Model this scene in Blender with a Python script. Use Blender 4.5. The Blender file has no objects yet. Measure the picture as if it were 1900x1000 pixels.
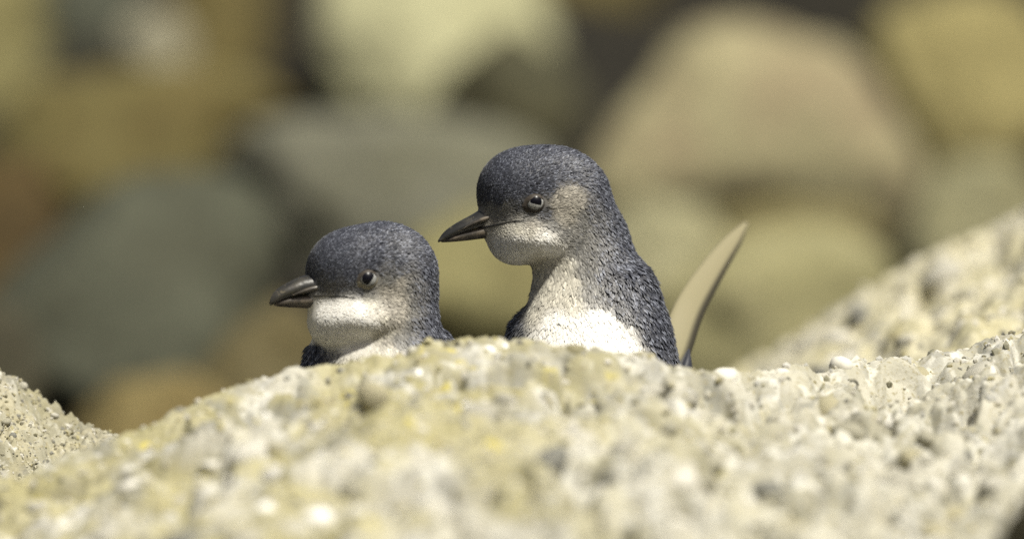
import bpy, math, random
import numpy as np
from mathutils import Vector, Matrix, Quaternion

# ------------------------------------------------------------------ camera, sky, sun, exposure
S = 0.00027                 # metres per photo pixel in the plane of the birds
D = 1900 * S * 300 / 36.0   # camera to birds
ZC = 1.2                    # height of the lens axis
SC = bpy.context.scene
COL = SC.collection
cam_d = bpy.data.cameras.new('camera')
cam = bpy.data.objects.new('camera', cam_d); COL.objects.link(cam)
cam.location = (0, -D, ZC); cam.rotation_euler = (math.radians(90), 0, 0)
cam_d.lens = 300; cam_d.sensor_width = 36; cam_d.clip_start = 0.1; cam_d.clip_end = 500
cam_d.dof.use_dof = True; cam_d.dof.focus_distance = D - 0.018; cam_d.dof.aperture_fstop = 2.9
SC.camera = cam

SUN_DIR = Vector((0.36, -0.56, 1.08)).normalized()     # towards the sun
w = bpy.data.worlds.new('World'); SC.world = w; w.use_nodes = True
nt = w.node_tree; bg = nt.nodes['Background']
sky = nt.nodes.new('ShaderNodeTexSky'); sky.sky_type = 'NISHITA'; sky.sun_disc = False
sky.sun_elevation = math.asin(SUN_DIR.z); sky.sun_rotation = math.atan2(SUN_DIR.x, SUN_DIR.y)
sky.air_density = 1.0; sky.dust_density = 6.0; sky.ozone_density = 0.3
nt.links.new(sky.outputs['Color'], bg.inputs['Color']); bg.inputs['Strength'].default_value = 0.032
sun_d = bpy.data.lights.new('sun', 'SUN'); sun_d.energy = 4.2; sun_d.angle = math.radians(5.0); sun_d.color = (1.0, 0.96, 0.86)
sun = bpy.data.objects.new('sun', sun_d); COL.objects.link(sun)
sun.rotation_euler = SUN_DIR.to_track_quat('Z', 'Y').to_euler()
vs = SC.view_settings
vs.view_transform = 'Standard'; vs.look = 'None'; vs.gamma = 1.0; vs.exposure = 0.50; vs.use_curve_mapping = False
SC.render.engine = 'CYCLES'; SC.cycles.use_denoising = False
SC.cycles.max_bounces = 5; SC.cycles.sample_clamp_indirect = 1.5; SC.cycles.sample_clamp_direct = 6

random.seed(7); RNG = np.random.default_rng(11)

# ------------------------------------------------------------------ helpers
def lin(r, g, b):
    f = lambda c: ((c/255+0.055)/1.055)**2.4 if c > 10 else c/255/12.92
    return (f(r), f(g), f(b))

def link(o, parent=None):
    COL.objects.link(o)
    if parent: o.parent = parent
    return o

def tag(o, label=None, cat=None, group=None, kind=None):
    if label: o['label'] = label
    if cat: o['category'] = cat
    if group: o['group'] = group
    if kind: o['kind'] = kind
    return o

def mesh_np(name, V, F, mat=None, smooth=True, colors=None):
    """V (n,3) array, F list of arrays/tuples: quads (m,4) or tris (m,3) arrays."""
    me = bpy.data.meshes.new(name)
    V = np.asarray(V, np.float32)
    faces = [np.asarray(f, np.int32) for f in (F if isinstance(F, list) else [F]) if len(f)]
    loops = np.concatenate([f.ravel() for f in faces])
    sizes = np.concatenate([np.full(len(f), f.shape[1], np.int32) for f in faces])
    starts = np.concatenate([[0], np.cumsum(sizes)[:-1]]).astype(np.int32)
    me.vertices.add(len(V)); me.vertices.foreach_set('co', V.ravel())
    me.loops.add(len(loops)); me.loops.foreach_set('vertex_index', loops)
    me.polygons.add(len(sizes)); me.polygons.foreach_set('loop_start', starts)
    me.polygons.foreach_set('use_smooth', np.full(len(sizes), smooth, bool))
    if colors is not None:
        a = me.color_attributes.new('tint', 'FLOAT_COLOR', 'POINT')
        c4 = np.ones((len(V), 4), np.float32); c4[:, :3] = colors
        a.data.foreach_set('color', c4.ravel())
    me.update(calc_edges=True); me.validate()
    if mat: me.materials.append(mat)
    return me

def obj(name, me, parent=None):
    return link(bpy.data.objects.new(name, me), parent)

def empty(name, loc=(0, 0, 0)):
    o = bpy.data.objects.new(name, None); o.location = loc; o.empty_display_size = 0.05
    return link(o)

# numpy value noise --------------------------------------------------
def _hash(ix, iy, iz, seed):
    h = (ix.astype(np.int64)*374761393 + iy.astype(np.int64)*668265263 + iz.astype(np.int64)*2147483647 + seed*974711) & 0xffffffff
    h = ((h ^ (h >> 13)) * 1274126177) & 0xffffffff
    h = ((h ^ (h >> 16)) * 2246822519) & 0xffffffff
    return ((h ^ (h >> 15)) & 0xffffff) / float(0xffffff)

def vnoise(P, scale, seed=0):
    Q = P / scale
    i = np.floor(Q).astype(np.int64); f = Q - i; u = f*f*f*(f*(f*6-15)+10)
    r = 0
    for dx in (0, 1):
        for dy in (0, 1):
            for dz in (0, 1):
                wgt = (u[:, 0] if dx else 1-u[:, 0])*(u[:, 1] if dy else 1-u[:, 1])*(u[:, 2] if dz else 1-u[:, 2])
                r = r + wgt*_hash(i[:, 0]+dx, i[:, 1]+dy, i[:, 2]+dz, seed)
    return r*2-1

def fbm(P, scale, oct=4, seed=0, gain=0.5):
    r = 0; a = 1.0
    for k in range(oct):
        r = r + a*vnoise(P, scale/2**k, seed+k*17); a *= gain
    return r

def worley2(x, y, scale, seed):
    X = x/scale; Y = y/scale; ix = np.floor(X).astype(np.int64); iy = np.floor(Y).astype(np.int64)
    best = np.full(X.shape, 9.0); idv = np.zeros(X.shape)
    z = np.zeros_like(ix)
    for dx in (-1, 0, 1):
        for dy in (-1, 0, 1):
            jx = ix+dx; jy = iy+dy
            px = jx+_hash(jx, jy, z, seed); py = jy+_hash(jx, jy, z, seed+1)
            d = (px-X)**2+(py-Y)**2
            m = d < best
            best = np.where(m, d, best); idv = np.where(m, _hash(jx, jy, z, seed+2), idv)
    return np.sqrt(best), idv

def sstep(a, b, x):
    t = np.clip((x-a)/(b-a), 0, 1); return t*t*(3-2*t)

# materials ----------------------------------------------------------
def new_mat(name, rough=0.8, spec=0.3):
    m = bpy.data.materials.new(name); m.use_nodes = True
    b = m.node_tree.nodes['Principled BSDF']
    b.inputs['Roughness'].default_value = rough; b.inputs['Specular IOR Level'].default_value = spec
    return m, m.node_tree, b

def N(nt, t, **kw):
    n = nt.nodes.new(t)
    for k, v in kw.items(): setattr(n, k, v)
    return n

def mix(nt, fac, a, b, mode='MIX'):
    n = N(nt, 'ShaderNodeMix', data_type='RGBA', blend_type=mode)
    for sock, v in ((n.inputs[0], fac), (n.inputs[6], a), (n.inputs[7], b)):
        if hasattr(v, 'is_linked'): nt.links.new(v, sock)
        elif isinstance(v, (int, float)): sock.default_value = v
        else: sock.default_value = (*v, 1)
    return n.outputs[2]

def ramp(nt, v, p0, p1):
    n = N(nt, 'ShaderNodeMapRange', interpolation_type='SMOOTHSTEP')
    nt.links.new(v, n.inputs[0]); n.inputs[1].default_value = p0; n.inputs[2].default_value = p1
    return n.outputs[0]

def noise(nt, scale, detail=4, rough=0.55, vec=None):
    n = N(nt, 'ShaderNodeTexNoise'); n.inputs['Scale'].default_value = scale
    n.inputs['Detail'].default_value = detail; n.inputs['Roughness'].default_value = rough
    if vec is None:
        tc = N(nt, 'ShaderNodeTexCoord'); vec = tc.outputs['Object']
    nt.links.new(vec, n.inputs['Vector'])
    return n.outputs['Fac']

def bump(nt, b, h, strength, dist):
    n = N(nt, 'ShaderNodeBump'); n.inputs['Strength'].default_value = strength; n.inputs['Distance'].default_value = dist
    nt.links.new(h, n.inputs['Height']); nt.links.new(n.outputs[0], b.inputs['Normal'])

def boulder_mat(name, rgb, rgb2, sc=9.0):
    m, nt, b = new_mat(name, 0.85, 0.25)
    a = noise(nt, sc, 4); c = noise(nt, sc*6, 5)
    col = mix(nt, ramp(nt, a, 0.38, 0.62), rgb, rgb2)
    col = mix(nt, ramp(nt, c, 0.45, 0.75), col, tuple(v*0.55 for v in rgb))
    nt.links.new(col, b.inputs['Base Color'])
    bump(nt, b, c, 0.6, 0.004)
    return m

def conglomerate_mat(name):
    m, nt, b = new_mat(name, 0.9, 0.2)
    at = N(nt, 'ShaderNodeAttribute', attribute_name='tint')
    f = noise(nt, 420, 4); g = noise(nt, 150, 3)
    col = mix(nt, ramp(nt, f, 0.52, 0.72), at.outputs['Color'], (0.30, 0.27, 0.17))
    col = mix(nt, ramp(nt, g, 0.60, 0.75), col, (0.56, 0.545, 0.48))
    nt.links.new(col, b.inputs['Base Color'])
    bump(nt, b, f, 0.5, 0.0012)
    return m

def pebble_mat():
    m, nt, b = new_mat('pebble_stone', 0.75, 0.3)
    oi = N(nt, 'ShaderNodeObjectInfo')
    r = N(nt, 'ShaderNodeValToRGB'); nt.links.new(oi.outputs['Random'], r.inputs[0])
    e = r.color_ramp.elements
    cols = [(0.46, 0.445, 0.38), (0.34, 0.325, 0.25), (0.56, 0.545, 0.48), (0.19, 0.19, 0.17), (0.38, 0.35, 0.23), (0.60, 0.585, 0.53), (0.40, 0.385, 0.32)]
    r.color_ramp.interpolation = 'CONSTANT'
    e[0].position = 0; e[0].color = (*cols[0], 1); e[1].position = 1/7; e[1].color = (*cols[1], 1)
    for k in range(2, 7):
        q = e.new(k/7); q.color = (*cols[k], 1)
    f = noise(nt, 260, 4)
    col = mix(nt, ramp(nt, f, 0.5, 0.75), r.outputs[0], (0.32, 0.30, 0.21))
    nt.links.new(col, b.inputs['Base Color']); bump(nt, b, f, 0.4, 0.001)
    return m

MAT_CONG = conglomerate_mat('conglomerate')
MAT_PEB = pebble_mat()

def pxx(px, d=0.0): return (px-950)*S*(D+d)/D
def pxz(py, d=0.0): return ZC+(500-py)*S*(D+d)/D

# ------------------------------------------------------------------ setting: ground and bank
def bank_z(o):
    """height of the bank at o metres behind the birds"""
    o = np.asarray(o, float)
    return np.interp(o, [-9, 0.15, 0.6, 1.1, 2.35, 3.2, 7, 14, 30], [0, 0.0, 0.85, 1.12, 1.43, 1.75, 3.4, 5, 6])

m, nt_, b_ = new_mat('beach_gravel', 0.95, 0.2)
f_ = noise(nt_, 45, 5); nt_.links.new(mix(nt_, ramp(nt_, f_, 0.35, 0.7), (0.009, 0.008, 0.006), (0.028, 0.025, 0.017)), b_.inputs['Base Color'])  # nearly black: the shade of the gaps between boulders is put into this colour
bump(nt_, b_, f_, 0.8, 0.02); MAT_GROUND = m
gx = np.concatenate([np.linspace(-120, -4, 12), np.linspace(-3.5, 3.5, 90), np.linspace(4, 120, 12)])
gy = np.concatenate([np.linspace(-120, -8, 10), np.linspace(-7, 0.1, 24), np.linspace(0.15, 3.4, 80), np.linspace(3.6, 30, 16), [120]])
GX, GY = np.meshgrid(gx, gy); P = np.stack([GX.ravel(), GY.ravel(), np.zeros(GX.size)], 1)
zz = bank_z(P[:, 1]); amt = sstep(0.15, 0.8, P[:, 1])*sstep(40, 3, np.abs(P[:, 0]))
zz = zz*sstep(70, 6, np.abs(P[:, 0])) + amt*0.025*fbm(P, 0.18, 3, 5) + 0.006*fbm(P, 0.4, 2, 3)
P[:, 2] = zz
n0, n1 = GX.shape; idx = np.arange(n0*n1).reshape(n0, n1)
F = np.stack([idx[:-1, :-1], idx[:-1, 1:], idx[1:, 1:], idx[1:, :-1]], -1).reshape(-1, 4)
g = obj('ground', mesh_np('ground', P, F, MAT_GROUND)); tag(g, 'gravel bank sloping up behind the rocks, coloured dark for the shaded gaps', None, None, 'structure')

# ------------------------------------------------------------------ background boulders
def ico(sub):
    import bmesh
    bm = bmesh.new(); bmesh.ops.create_icosphere(bm, subdivisions=sub, radius=1.0)
    bm.verts.ensure_lookup_table()
    V = np.array([v.co[:] for v in bm.verts]); F = np.array([[v.index for v in f.verts] for f in bm.faces]); bm.free()
    return V, F
ICO5 = ico(5); ICO4 = ico(4); ICO3 = ico(3); ICO2 = ico(2); ICO1 = ico(1)

def boulder(poly, rgb, label, rgb2=None, extra=0.0, depth=0.8, seed=0, rough=1.0, ratio=0.55, nplane=7, under=1.5):
    """outline in photo pixels -> a boulder of real size resting on the bank"""
    poly = np.array(poly, float); bot = poly[:, 1].max()
    os_ = np.linspace(0.25, 3.2, 400)
    ray = ZC+(500-bot)*S*(D+os_)/D
    k = np.argmax(bank_z(os_) > ray) if np.any(bank_z(os_) > ray) else 200
    o = os_[k]+extra
    c = (poly.max(0)+poly.min(0))/2
    ext = poly.max(0)-poly.min(0)
    sc = S*(D+o)/D
    dirv, F = ICO4 if seed >= 200 else ICO5
    poly = poly.copy(); poly[:, 1] = np.where(poly[:, 1] > c[1], c[1]+(poly[:, 1]-c[1])*under, poly[:, 1])
    # outline radius as a function of the angle
    dp = poly-c; ang = np.arctan2(-dp[:, 1], dp[:, 0]); order = np.argsort(ang)
    pts = np.stack([dp[order, 0], -dp[order, 1]], 1)
    th = np.arctan2(dirv[:, 2], dirv[:, 0])
    # exact ray / polygon radius
    a = pts; bb = np.roll(pts, -1, 0); r = np.zeros(len(th))
    for p0, p1 in zip(a, bb):
        e = p1-p0; dx, dy = np.cos(th), np.sin(th)
        den = dx*e[1]-dy*e[0]; den = np.where(np.abs(den) < 1e-9, 1e-9, den)
        t = (p0[0]*e[1]-p0[1]*e[0])/den; u = (p0[0]*dy-p0[1]*dx)/den
        ok = (t > 0) & (u >= -1e-6) & (u <= 1+1e-6)
        r = np.where(ok, np.maximum(r, t), r)
    r = np.where(r < 1, 0.5*ext.min(), r)
    cosl = np.sqrt(dirv[:, 0]**2+dirv[:, 2]**2); sinl = dirv[:, 1]
    W = ext.min()*0.5*depth*1.25
    p = ratio
    R = r*np.power(cosl, p); dep = np.sign(sinl)*np.power(np.abs(sinl), p)*W
    V = np.stack([R*np.cos(th), dep, R*np.sin(th)], 1)*sc
    # facets: clip by a few random planes
    rs = np.random.default_rng(seed+100)
    rad = 0.5*ext.mean()*sc
    for _ in range(nplane):
        n = rs.normal(size=3); n[1] = -abs(n[1])*1.3; n /= np.linalg.norm(n)
        h = (V@n).max()*rs.uniform(0.66, 0.88)
        ex = np.maximum(V@n-h, 0); V = V-0.85*ex[:, None]*n
    nrm = V/np.maximum(np.linalg.norm(V, axis=1, keepdims=True), 1e-6)
    dn = rad*(0.09*fbm(V+seed*3.1, rad*0.8, 4, seed)+0.02*fbm(V+seed*1.7, rad*0.12, 3, seed+5))*rough
    V = V+nrm*dn[:, None]
    V[:, 1] += 0.38*V[:, 2]          # faces lean back, as stones on a bank do
    loc = (pxx(c[0], o), o+W*sc*0.7, pxz(c[1], o))
    me = mesh_np('boulder', V, F, boulder_mat('boulder_stone', rgb, rgb2 or tuple(v*0.7 for v in rgb), 3.0/max(rad, 0.03)*0.5))
    ob = obj('boulder', me); ob.location = loc
    tag(ob, label, 'boulder', 'boulders piled behind the penguins')
    return ob

BOULDERS = [
 ([(1040,235),(1130,140),(1220,75),(1330,40),(1450,32),(1560,95),(1640,200),(1705,300),(1700,400),(1560,425),(1300,415),(1150,380),(1070,320)], (166,157,115), (146,132,98), 'large pale peaked boulder with a brownish hollow in its face', 0.0),
 ([(1590,90),(1650,15),(1760,-30),(1900,-10),(1980,120),(1950,260),(1850,300),(1760,290),(1690,210)], (160,148,94), (140,129,80), 'pale yellow rounded boulder beside the big peaked boulder', 0),
 ([(615,-90),(960,-90),(1010,60),(1050,150),(1040,225),(900,250),(720,235),(645,215),(612,100)], (188,184,138), (176,172,127), 'bright cream boulder with a smooth face above the grey slab', 0.05),
 ([(770,235),(850,120),(950,50),(1040,110),(1075,180),(1040,255),(900,275)], (84,80,54), (74,72,50), 'dark grey green wedge added as the shaded facet of the bright cream boulder', 0),  # added wedge, its dark colour stands for the cream boulder's shaded facet
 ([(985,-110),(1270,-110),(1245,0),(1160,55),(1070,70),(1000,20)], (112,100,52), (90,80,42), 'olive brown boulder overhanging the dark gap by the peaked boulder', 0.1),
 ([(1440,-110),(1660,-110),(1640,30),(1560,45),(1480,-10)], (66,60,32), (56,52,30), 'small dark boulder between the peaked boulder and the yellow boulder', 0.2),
 ([(50,-100),(240,-100),(235,115),(150,155),(70,130)], (82,83,64), (72,74,60), 'dark grey boulder between two pale stones above the brown slab', 0.1),
 ([(-140,-100),(60,-100),(80,90),(30,210),(-140,250)], (140,132,84), (118,110,66), 'pale olive boulder beside the dark grey boulder', 0.1),
 ([(232,50),(285,20),(340,40),(350,110),(295,150),(240,120)], (172,166,134), (160,152,120), 'small pale cream stone perched on the brown slab', -0.05),
 ([(310,-100),(500,-100),(520,120),(440,200),(340,170)], (108,96,52), (92,82,46), 'olive brown boulder beside the dark cleft', 0.12),
 ([(-60,240),(60,165),(250,145),(430,125),(520,200),(500,280),(400,320),(300,335),(150,360),(-20,430)], (112,102,58), (102,90,48), 'rusty brown slab lying under the small cream stone', 0),
 ([(-150,330),(60,310),(95,420),(50,580),(-150,640)], (84,68,34), (72,58,30), 'dark rust brown boulder beside the grey green boulder', 0),
 ([(390,320),(480,235),(700,205),(900,235),(1010,300),(1000,440),(800,480),(600,480),(440,430)], (122,120,98), (112,110,86), 'broad slate grey slab behind the heads of both penguins', 0),
 ([(60,470),(150,375),(330,315),(450,350),(500,470),(470,600),(350,710),(150,750),(10,690),(-50,570)], (84,85,66), (74,74,56), 'big dark grey green boulder behind the shorter penguin\'s bill', 0),
 ([(-150,560),(40,560),(110,720),(20,800),(-150,800)], (76,72,52), (66,62,44), 'dark boulder low behind the gritty sharp edged rock', 0),
 ([(120,780),(200,715),(330,705),(430,770),(420,880),(180,890)], (138,123,76), (122,106,62), 'low tan stone in the gap between the two conglomerate rocks', 0),
 ([(330,720),(400,620),(480,545),(570,570),(640,680),(600,790),(400,800)], (108,98,64), (92,82,48), 'brown grey stone behind the shorter penguin\'s chest', 0),
 ([(770,450),(870,395),(1000,410),(1080,500),(1040,680),(820,700),(720,580)], (142,135,88), (128,120,76), 'olive tan stone showing between the two penguins', 0),
 ([(1120,410),(1200,372),(1290,385),(1350,450),(1320,560),(1150,560)], (172,166,124), (150,144,104), 'pale stone behind the raised flipper', 0),
 ([(1230,540),(1390,440),(1530,425),(1640,490),(1640,680),(1400,740),(1200,720)], (158,151,106), (142,136,92), 'pale olive sloping stone beyond the raised flipper', 0),
 ([(1320,410),(1450,375),(1600,385),(1650,450),(1500,510),(1370,490)], (146,136,90), (128,118,74), 'flat tan stone at the foot of the peaked boulder', 0.1),
 ([(1670,350),(1780,300),(1900,310),(1990,400),(1900,480),(1700,470)], (152,147,108), (130,124,86), 'pale grey stone above the conglomerate slope', 0),
 ([(480,-120),(640,-120),(640,150),(600,230),(530,220),(490,120)], (48,40,20), (40,34,18), 'boulder filling the cleft, coloured dark brown for the shade in it', 0.55),  # crevice shade put into the colour of an added boulder
]
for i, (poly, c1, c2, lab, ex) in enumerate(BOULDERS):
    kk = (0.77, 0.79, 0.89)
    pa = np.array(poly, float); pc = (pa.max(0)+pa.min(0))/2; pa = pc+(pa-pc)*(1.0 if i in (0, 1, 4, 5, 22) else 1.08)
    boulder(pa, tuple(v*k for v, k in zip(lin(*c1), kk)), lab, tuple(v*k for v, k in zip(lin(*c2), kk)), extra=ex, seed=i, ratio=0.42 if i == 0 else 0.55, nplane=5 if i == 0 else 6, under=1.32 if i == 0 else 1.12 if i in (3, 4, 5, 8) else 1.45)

# more of the same pile further along the bank
frs = np.random.default_rng(77)
for i in range(44):
    sd = -1 if i % 2 else 1; row = (i//2) % 4; cx = 950+sd*(1150+210*(i//8)+frs.uniform(-70, 70)); cyq = 20+185*row+frs.uniform(-40, 40)
    rw = frs.uniform(110, 210); rh = frs.uniform(80, 130); nn = 9
    poly = [(cx+rw*math.cos(6.283*q/nn)*frs.uniform(0.8, 1.15), cyq+rh*math.sin(6.283*q/nn)*frs.uniform(0.8, 1.15)) for q in range(nn)]
    c1, cw = [((112,102,58), 'rusty brown'), ((122,120,98), 'slate grey'), ((84,85,66), 'dark grey green'), ((160,150,105), 'pale cream'), ((142,135,88), 'olive tan'), ((84,70,36), 'dark brown')][frs.integers(0, 6)]
    o = boulder(poly, lin(*c1), cw+' weathered boulder further along the bank', None, seed=200+i, under=1.4)
    o['group'] = 'boulders further along the bank'

# ------------------------------------------------------------------ conglomerate rocks
PEB_MESH = []
for k in range(8):
    V, F = ICO2; rs = np.random.default_rng(50+k)
    Vv = V*(1+0.16*fbm(V+k*5.3, 1.1, 2, k))[:, None]
    for _ in range(4):
        n = rs.normal(size=3); n /= np.linalg.norm(n); h = (Vv@n).max()*0.78
        Vv = Vv-0.8*np.maximum(Vv@n-h, 0)[:, None]*n
    PEB_MESH.append(mesh_np('pebble', Vv, F, MAT_PEB))

def conglomerate(name, label, xr, nx, tt, crest, crest_y, drop, seed, amp, base_cols, lichen, n_peb, peb_mm, n_grit, grit_mm, trange, zbase=0.0, xvis=None, lumps=lambda x: 0*x+0.003, sink=0.1):
    """a rough rock: crest line (x -> z), falling towards the camera with t and steeply behind"""
    crest0 = crest
    xs = np.linspace(xr[0], xr[1], nx); T, X = np.meshgrid(tt, xs, indexing='ij')
    def surf(X, T, fine=True):
        x = X.ravel(); t = T.ravel()
        cy = crest_y(x); y = cy-t
        P = np.stack([x, y, np.zeros_like(x)], 1)
        z = crest(x)-drop(t, x)
        dz = amp[0]*fbm(P, 0.085, 2, seed)*sstep(-0.02, 0.06, t)+amp[1]*fbm(P, 0.026, 3, seed+3)*(0.4+0.6*sstep(0.0, 0.05, t))
        d1, i1 = worley2(x+0.004*vnoise(P, 0.01, 9), y*0.9, 0.011, seed+4)
        d2, i2 = worley2(x, y, 0.0042, seed+8)
        dz += amp[2]*((0.55-d1)*(0.3+i1))+amp[3]*(0.5-d2)*(0.3+i2)
        pit = sstep(0.42, 0.62, vnoise(P, 0.016, seed+30)*0.5+0.5)*sstep(0.45, 0.6, vnoise(P, 0.05, seed+31)*0.5+0.5)
        dz -= amp[4]*pit*sstep(0.0, 0.05, t)
        d3, i3 = worley2(x+0.006*vnoise(P, 0.02, seed+50), y*0.85+0.006*vnoise(P, 0.02, seed+51), 0.019, seed+52)
        dz -= lumps(x)*sstep(0.30, 0.85, d3)*(0.3+0.7*sstep(0.0, 0.05, t))
        if fine: dz += amp[5]*fbm(P, 0.0028, 2, seed+12)
        return x, y, z+dz, i1, i2, pit
    # level the crest: the lumps must not lift the skyline of the rock
    corr = 0
    tc_ = np.concatenate([np.linspace(-0.03, 0.12, 70)]); xc_ = np.linspace(xr[0], xr[1], 260)
    for _ in range(2):
        T2, X2 = np.meshgrid(tc_, xc_, indexing='ij')
        sx, sy, sz, *_ = surf(X2, T2)
        el = ((sz-ZC)/(D+sy)).reshape(T2.shape).max(0)
        want = (crest0(xc_)-ZC)/(D+crest_y(xc_))
        e = (el-want)*D
        ker = np.ones(13)/13; e = np.convolve(np.pad(e, 6, mode='edge'), ker, 'valid')
        corr = corr+e
        crest = (lambda cc: (lambda q: crest0(q)-np.interp(q, xc_, cc)))(np.array(corr))
    x, y, z, i1, i2, pit = surf(X, T)
    P = np.stack([x, y, z], 1)
    # stone colour: matrix, clasts and yellow lichen
    A, B, Cc = [np.array(c) for c in base_cols]
    f1 = (sstep(-0.4, 0.5, fbm(P, 0.045, 4, seed+40))*np.interp(x/S+950, [900, 1400], [1, 0.5]))[:, None]
    col = A*(1-f1)+B*f1
    cl = sstep(0.62, 0.7, i1)[:, None]*0.75
    col = col*(1-cl)+cl*Cc*(0.6+0.9*i2[:, None])
    dk = sstep(0.20, 0.12, i1)[:, None]*0.6
    col = col*(1-dk)+dk*np.array((0.22, 0.22, 0.19))
    li = (lichen(x)*sstep(-0.25, 0.4, fbm(P, 0.04, 4, seed+60)))[:, None]
    col = col*(1-li)+li*np.array((0.345, 0.315, 0.155))
    li2 = (lichen(x)*sstep(0.85, 1.1, fbm(P, 0.016, 3, seed+70)))[:, None]
    col = col*(1-li2)+li2*np.array((0.52, 0.45, 0.10))
    nt0 = len(tt); idx = np.arange(nt0*nx).reshape(nt0, nx)
    F = np.stack([idx[:-1, :-1], idx[:-1, 1:], idx[1:, 1:], idx[1:, :-1]], -1).reshape(-1, 4)[:, ::-1]
    # skirt down to the ground so that the rock is a closed body
    rim = np.concatenate([idx[0, :], idx[1:, -1], idx[-1, -2::-1], idx[-2:0:-1, 0]])
    lo = P[rim].copy(); lo[:, 2] = zbase; base = len(P)
    V = np.concatenate([P, lo, [[x.mean(), y.mean(), zbase]]]); col = np.concatenate([col, np.tile(A, (len(lo)+1, 1))])
    j = np.arange(len(rim)); j2 = (j+1) % len(rim)
    Fs = np.stack([rim[j], rim[j2], base+j2, base+j], 1)
    Fb = np.stack([base+j, base+j2, np.full(len(j), len(V)-1)], 1)
    root = obj(name, mesh_np(name, V, [F[:, ::-1], Fs, Fb], MAT_CONG, True, col))
    tag(root, label, 'rock')
    # pebbles set in the matrix
    rs = np.random.default_rng(seed+500)
    xv = xvis or xr
    px_ = rs.uniform(xv[0], xv[1], n_peb); pt = rs.uniform(trange[0], trange[1], n_peb)
    x, y, z, *_ = surf(px_, pt, False)
    sz = np.exp(rs.uniform(np.log(peb_mm[0]), np.log(peb_mm[1]), n_peb)*1.0)*0.0005
    for k in range(n_peb):
        o = bpy.data.objects.new('pebble', PEB_MESH[k % 8]); COL.objects.link(o); o.parent = root
        s = sz[k]; o.location = (x[k], y[k], z[k]-s*(0.8 if pt[k] < 0.03 else 0.3))
        o.scale = (s*rs.uniform(0.85, 1.35), s*rs.uniform(0.85, 1.3), s*rs.uniform(0.65, 0.95))
        o.rotation_euler = (rs.uniform(-0.5, 0.5), rs.uniform(-0.5, 0.5), rs.uniform(0, 6.28))
    # grit
    gx_ = rs.uniform(xv[0], xv[1], n_grit); gt = rs.uniform(trange[0], trange[1], n_grit)
    x, y, z, *_ = surf(gx_, gt, False)
    V0, F0 = ICO1; nv = len(V0)
    s = np.exp(rs.uniform(np.log(grit_mm[0]), np.log(grit_mm[1]), n_grit))*0.0005
    jit = 1+0.3*rs.uniform(-1, 1, (n_grit, nv, 1))
    VV = V0[None]*jit*s[:, None, None]*rs.uniform(0.7, 1.3, (n_grit, 1, 3))
    VV = VV+np.stack([x, y, z-s*sink], 1)[:, None]
    FF = F0[None]+(np.arange(n_grit)*nv)[:, None, None]
    pal = np.array([base_cols[0], base_cols[1], base_cols[2], (0.52, 0.50, 0.43), (0.20, 0.195, 0.165), (0.38, 0.345, 0.21), (0.60, 0.585, 0.53)])
    cc = pal[rs.integers(0, len(pal), n_grit)]*rs.uniform(0.8, 1.1, (n_grit, 1))
    gl = lichen(x)*(rs.uniform(size=n_grit) < 0.35)
    cc = cc*(1-gl[:, None])+gl[:, None]*np.array((0.42, 0.38, 0.18))
    gr = obj('grit', mesh_np('grit', VV.reshape(-1, 3), FF.reshape(-1, 3), MAT_CONG, False, np.repeat(cc, nv, 0)), root)
    gr['kind'] = 'stuff'
    return root, surf

def line(pts, d=0.0):
    p = np.array(pts, float); xs = (p[:, 0]-950)*S*(D+d)/D; zs = ZC+(500-p[:, 1])*S*(D+d)/D
    return xs, zs

# near rock
CX = [-500, -300, 0, 100, 200, 300, 380, 450, 560, 700, 800, 870, 950, 1050, 1130, 1200, 1280, 1350, 1450, 1560, 1640, 1700, 1780, 1840, 1900, 2050, 2400]
CP = [1000, 960, 900, 872, 826, 788, 748, 716, 684, 664, 640, 626, 626, 644, 652, 658, 690, 690, 684, 676, 664, 662, 648, 630, 612, 570, 560]
CYO = [(-500, -.22), (0, -.19), (250, -.16), (560, -.12), (950, -.125), (1250, -.12), (1450, -.07), (1700, -.01), (1900, 0.0), (2400, 0.02)]
cyx = np.array([(a-950)*S for a, _ in CYO]); cyy = np.array([b for _, b in CYO])
def near_cy(x): return np.interp(x, cyx, cyy)
def near_crest(x):
    px = x/S+950
    d = near_cy(x)
    pz = np.interp(px, CX, CP)
    return ZC+(500-pz)*S*(D+d)/D
def near_drop(t, x):
    f = np.where(t > 0, 0.285*np.maximum(t, 0)**1.06, 0)
    b = np.where(t < 0, 0.6*np.minimum(-t, 0.02)+3.0*np.maximum(-t-0.012, 0), 0)
    # the flank falls away at the lower right corner
    px = x/S+950
    f = f+np.maximum(px-1800+0*t, 0)*S*0.9*sstep(0.16, 0.3, t)
    return f+b
t_near = np.concatenate([np.linspace(-0.10, -0.022, 26), np.linspace(-0.02, 0.50, 430), np.linspace(0.505, 0.9, 30)])
NEAR, near_surf = conglomerate('conglomerate_rock', 'broad pale lichen spotted conglomerate rock hiding the lower bodies of both penguins',
    (-0.40, 0.38), 660, t_near, near_crest, near_cy, near_drop, 3, (0.009, 0.0046, 0.0032, 0.0018, 0.018, 0.0004),
    ((0.48, 0.465, 0.395), (0.25, 0.24, 0.175), (0.46, 0.455, 0.41)),
    lambda x: np.interp(x/S+950, [-200, 300, 900, 1150, 1500, 2000], [0.75, 0.75, 0.75, 0.45, 0.12, 0.08]),
    260, (5, 22), 5500, (1.2, 5.5), (-0.012, 0.50), xvis=(-0.29, 0.285), lumps=lambda x: np.interp(x/S+950, [300, 1050, 1350], [0.005, 0.006, 0.014]))

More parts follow.
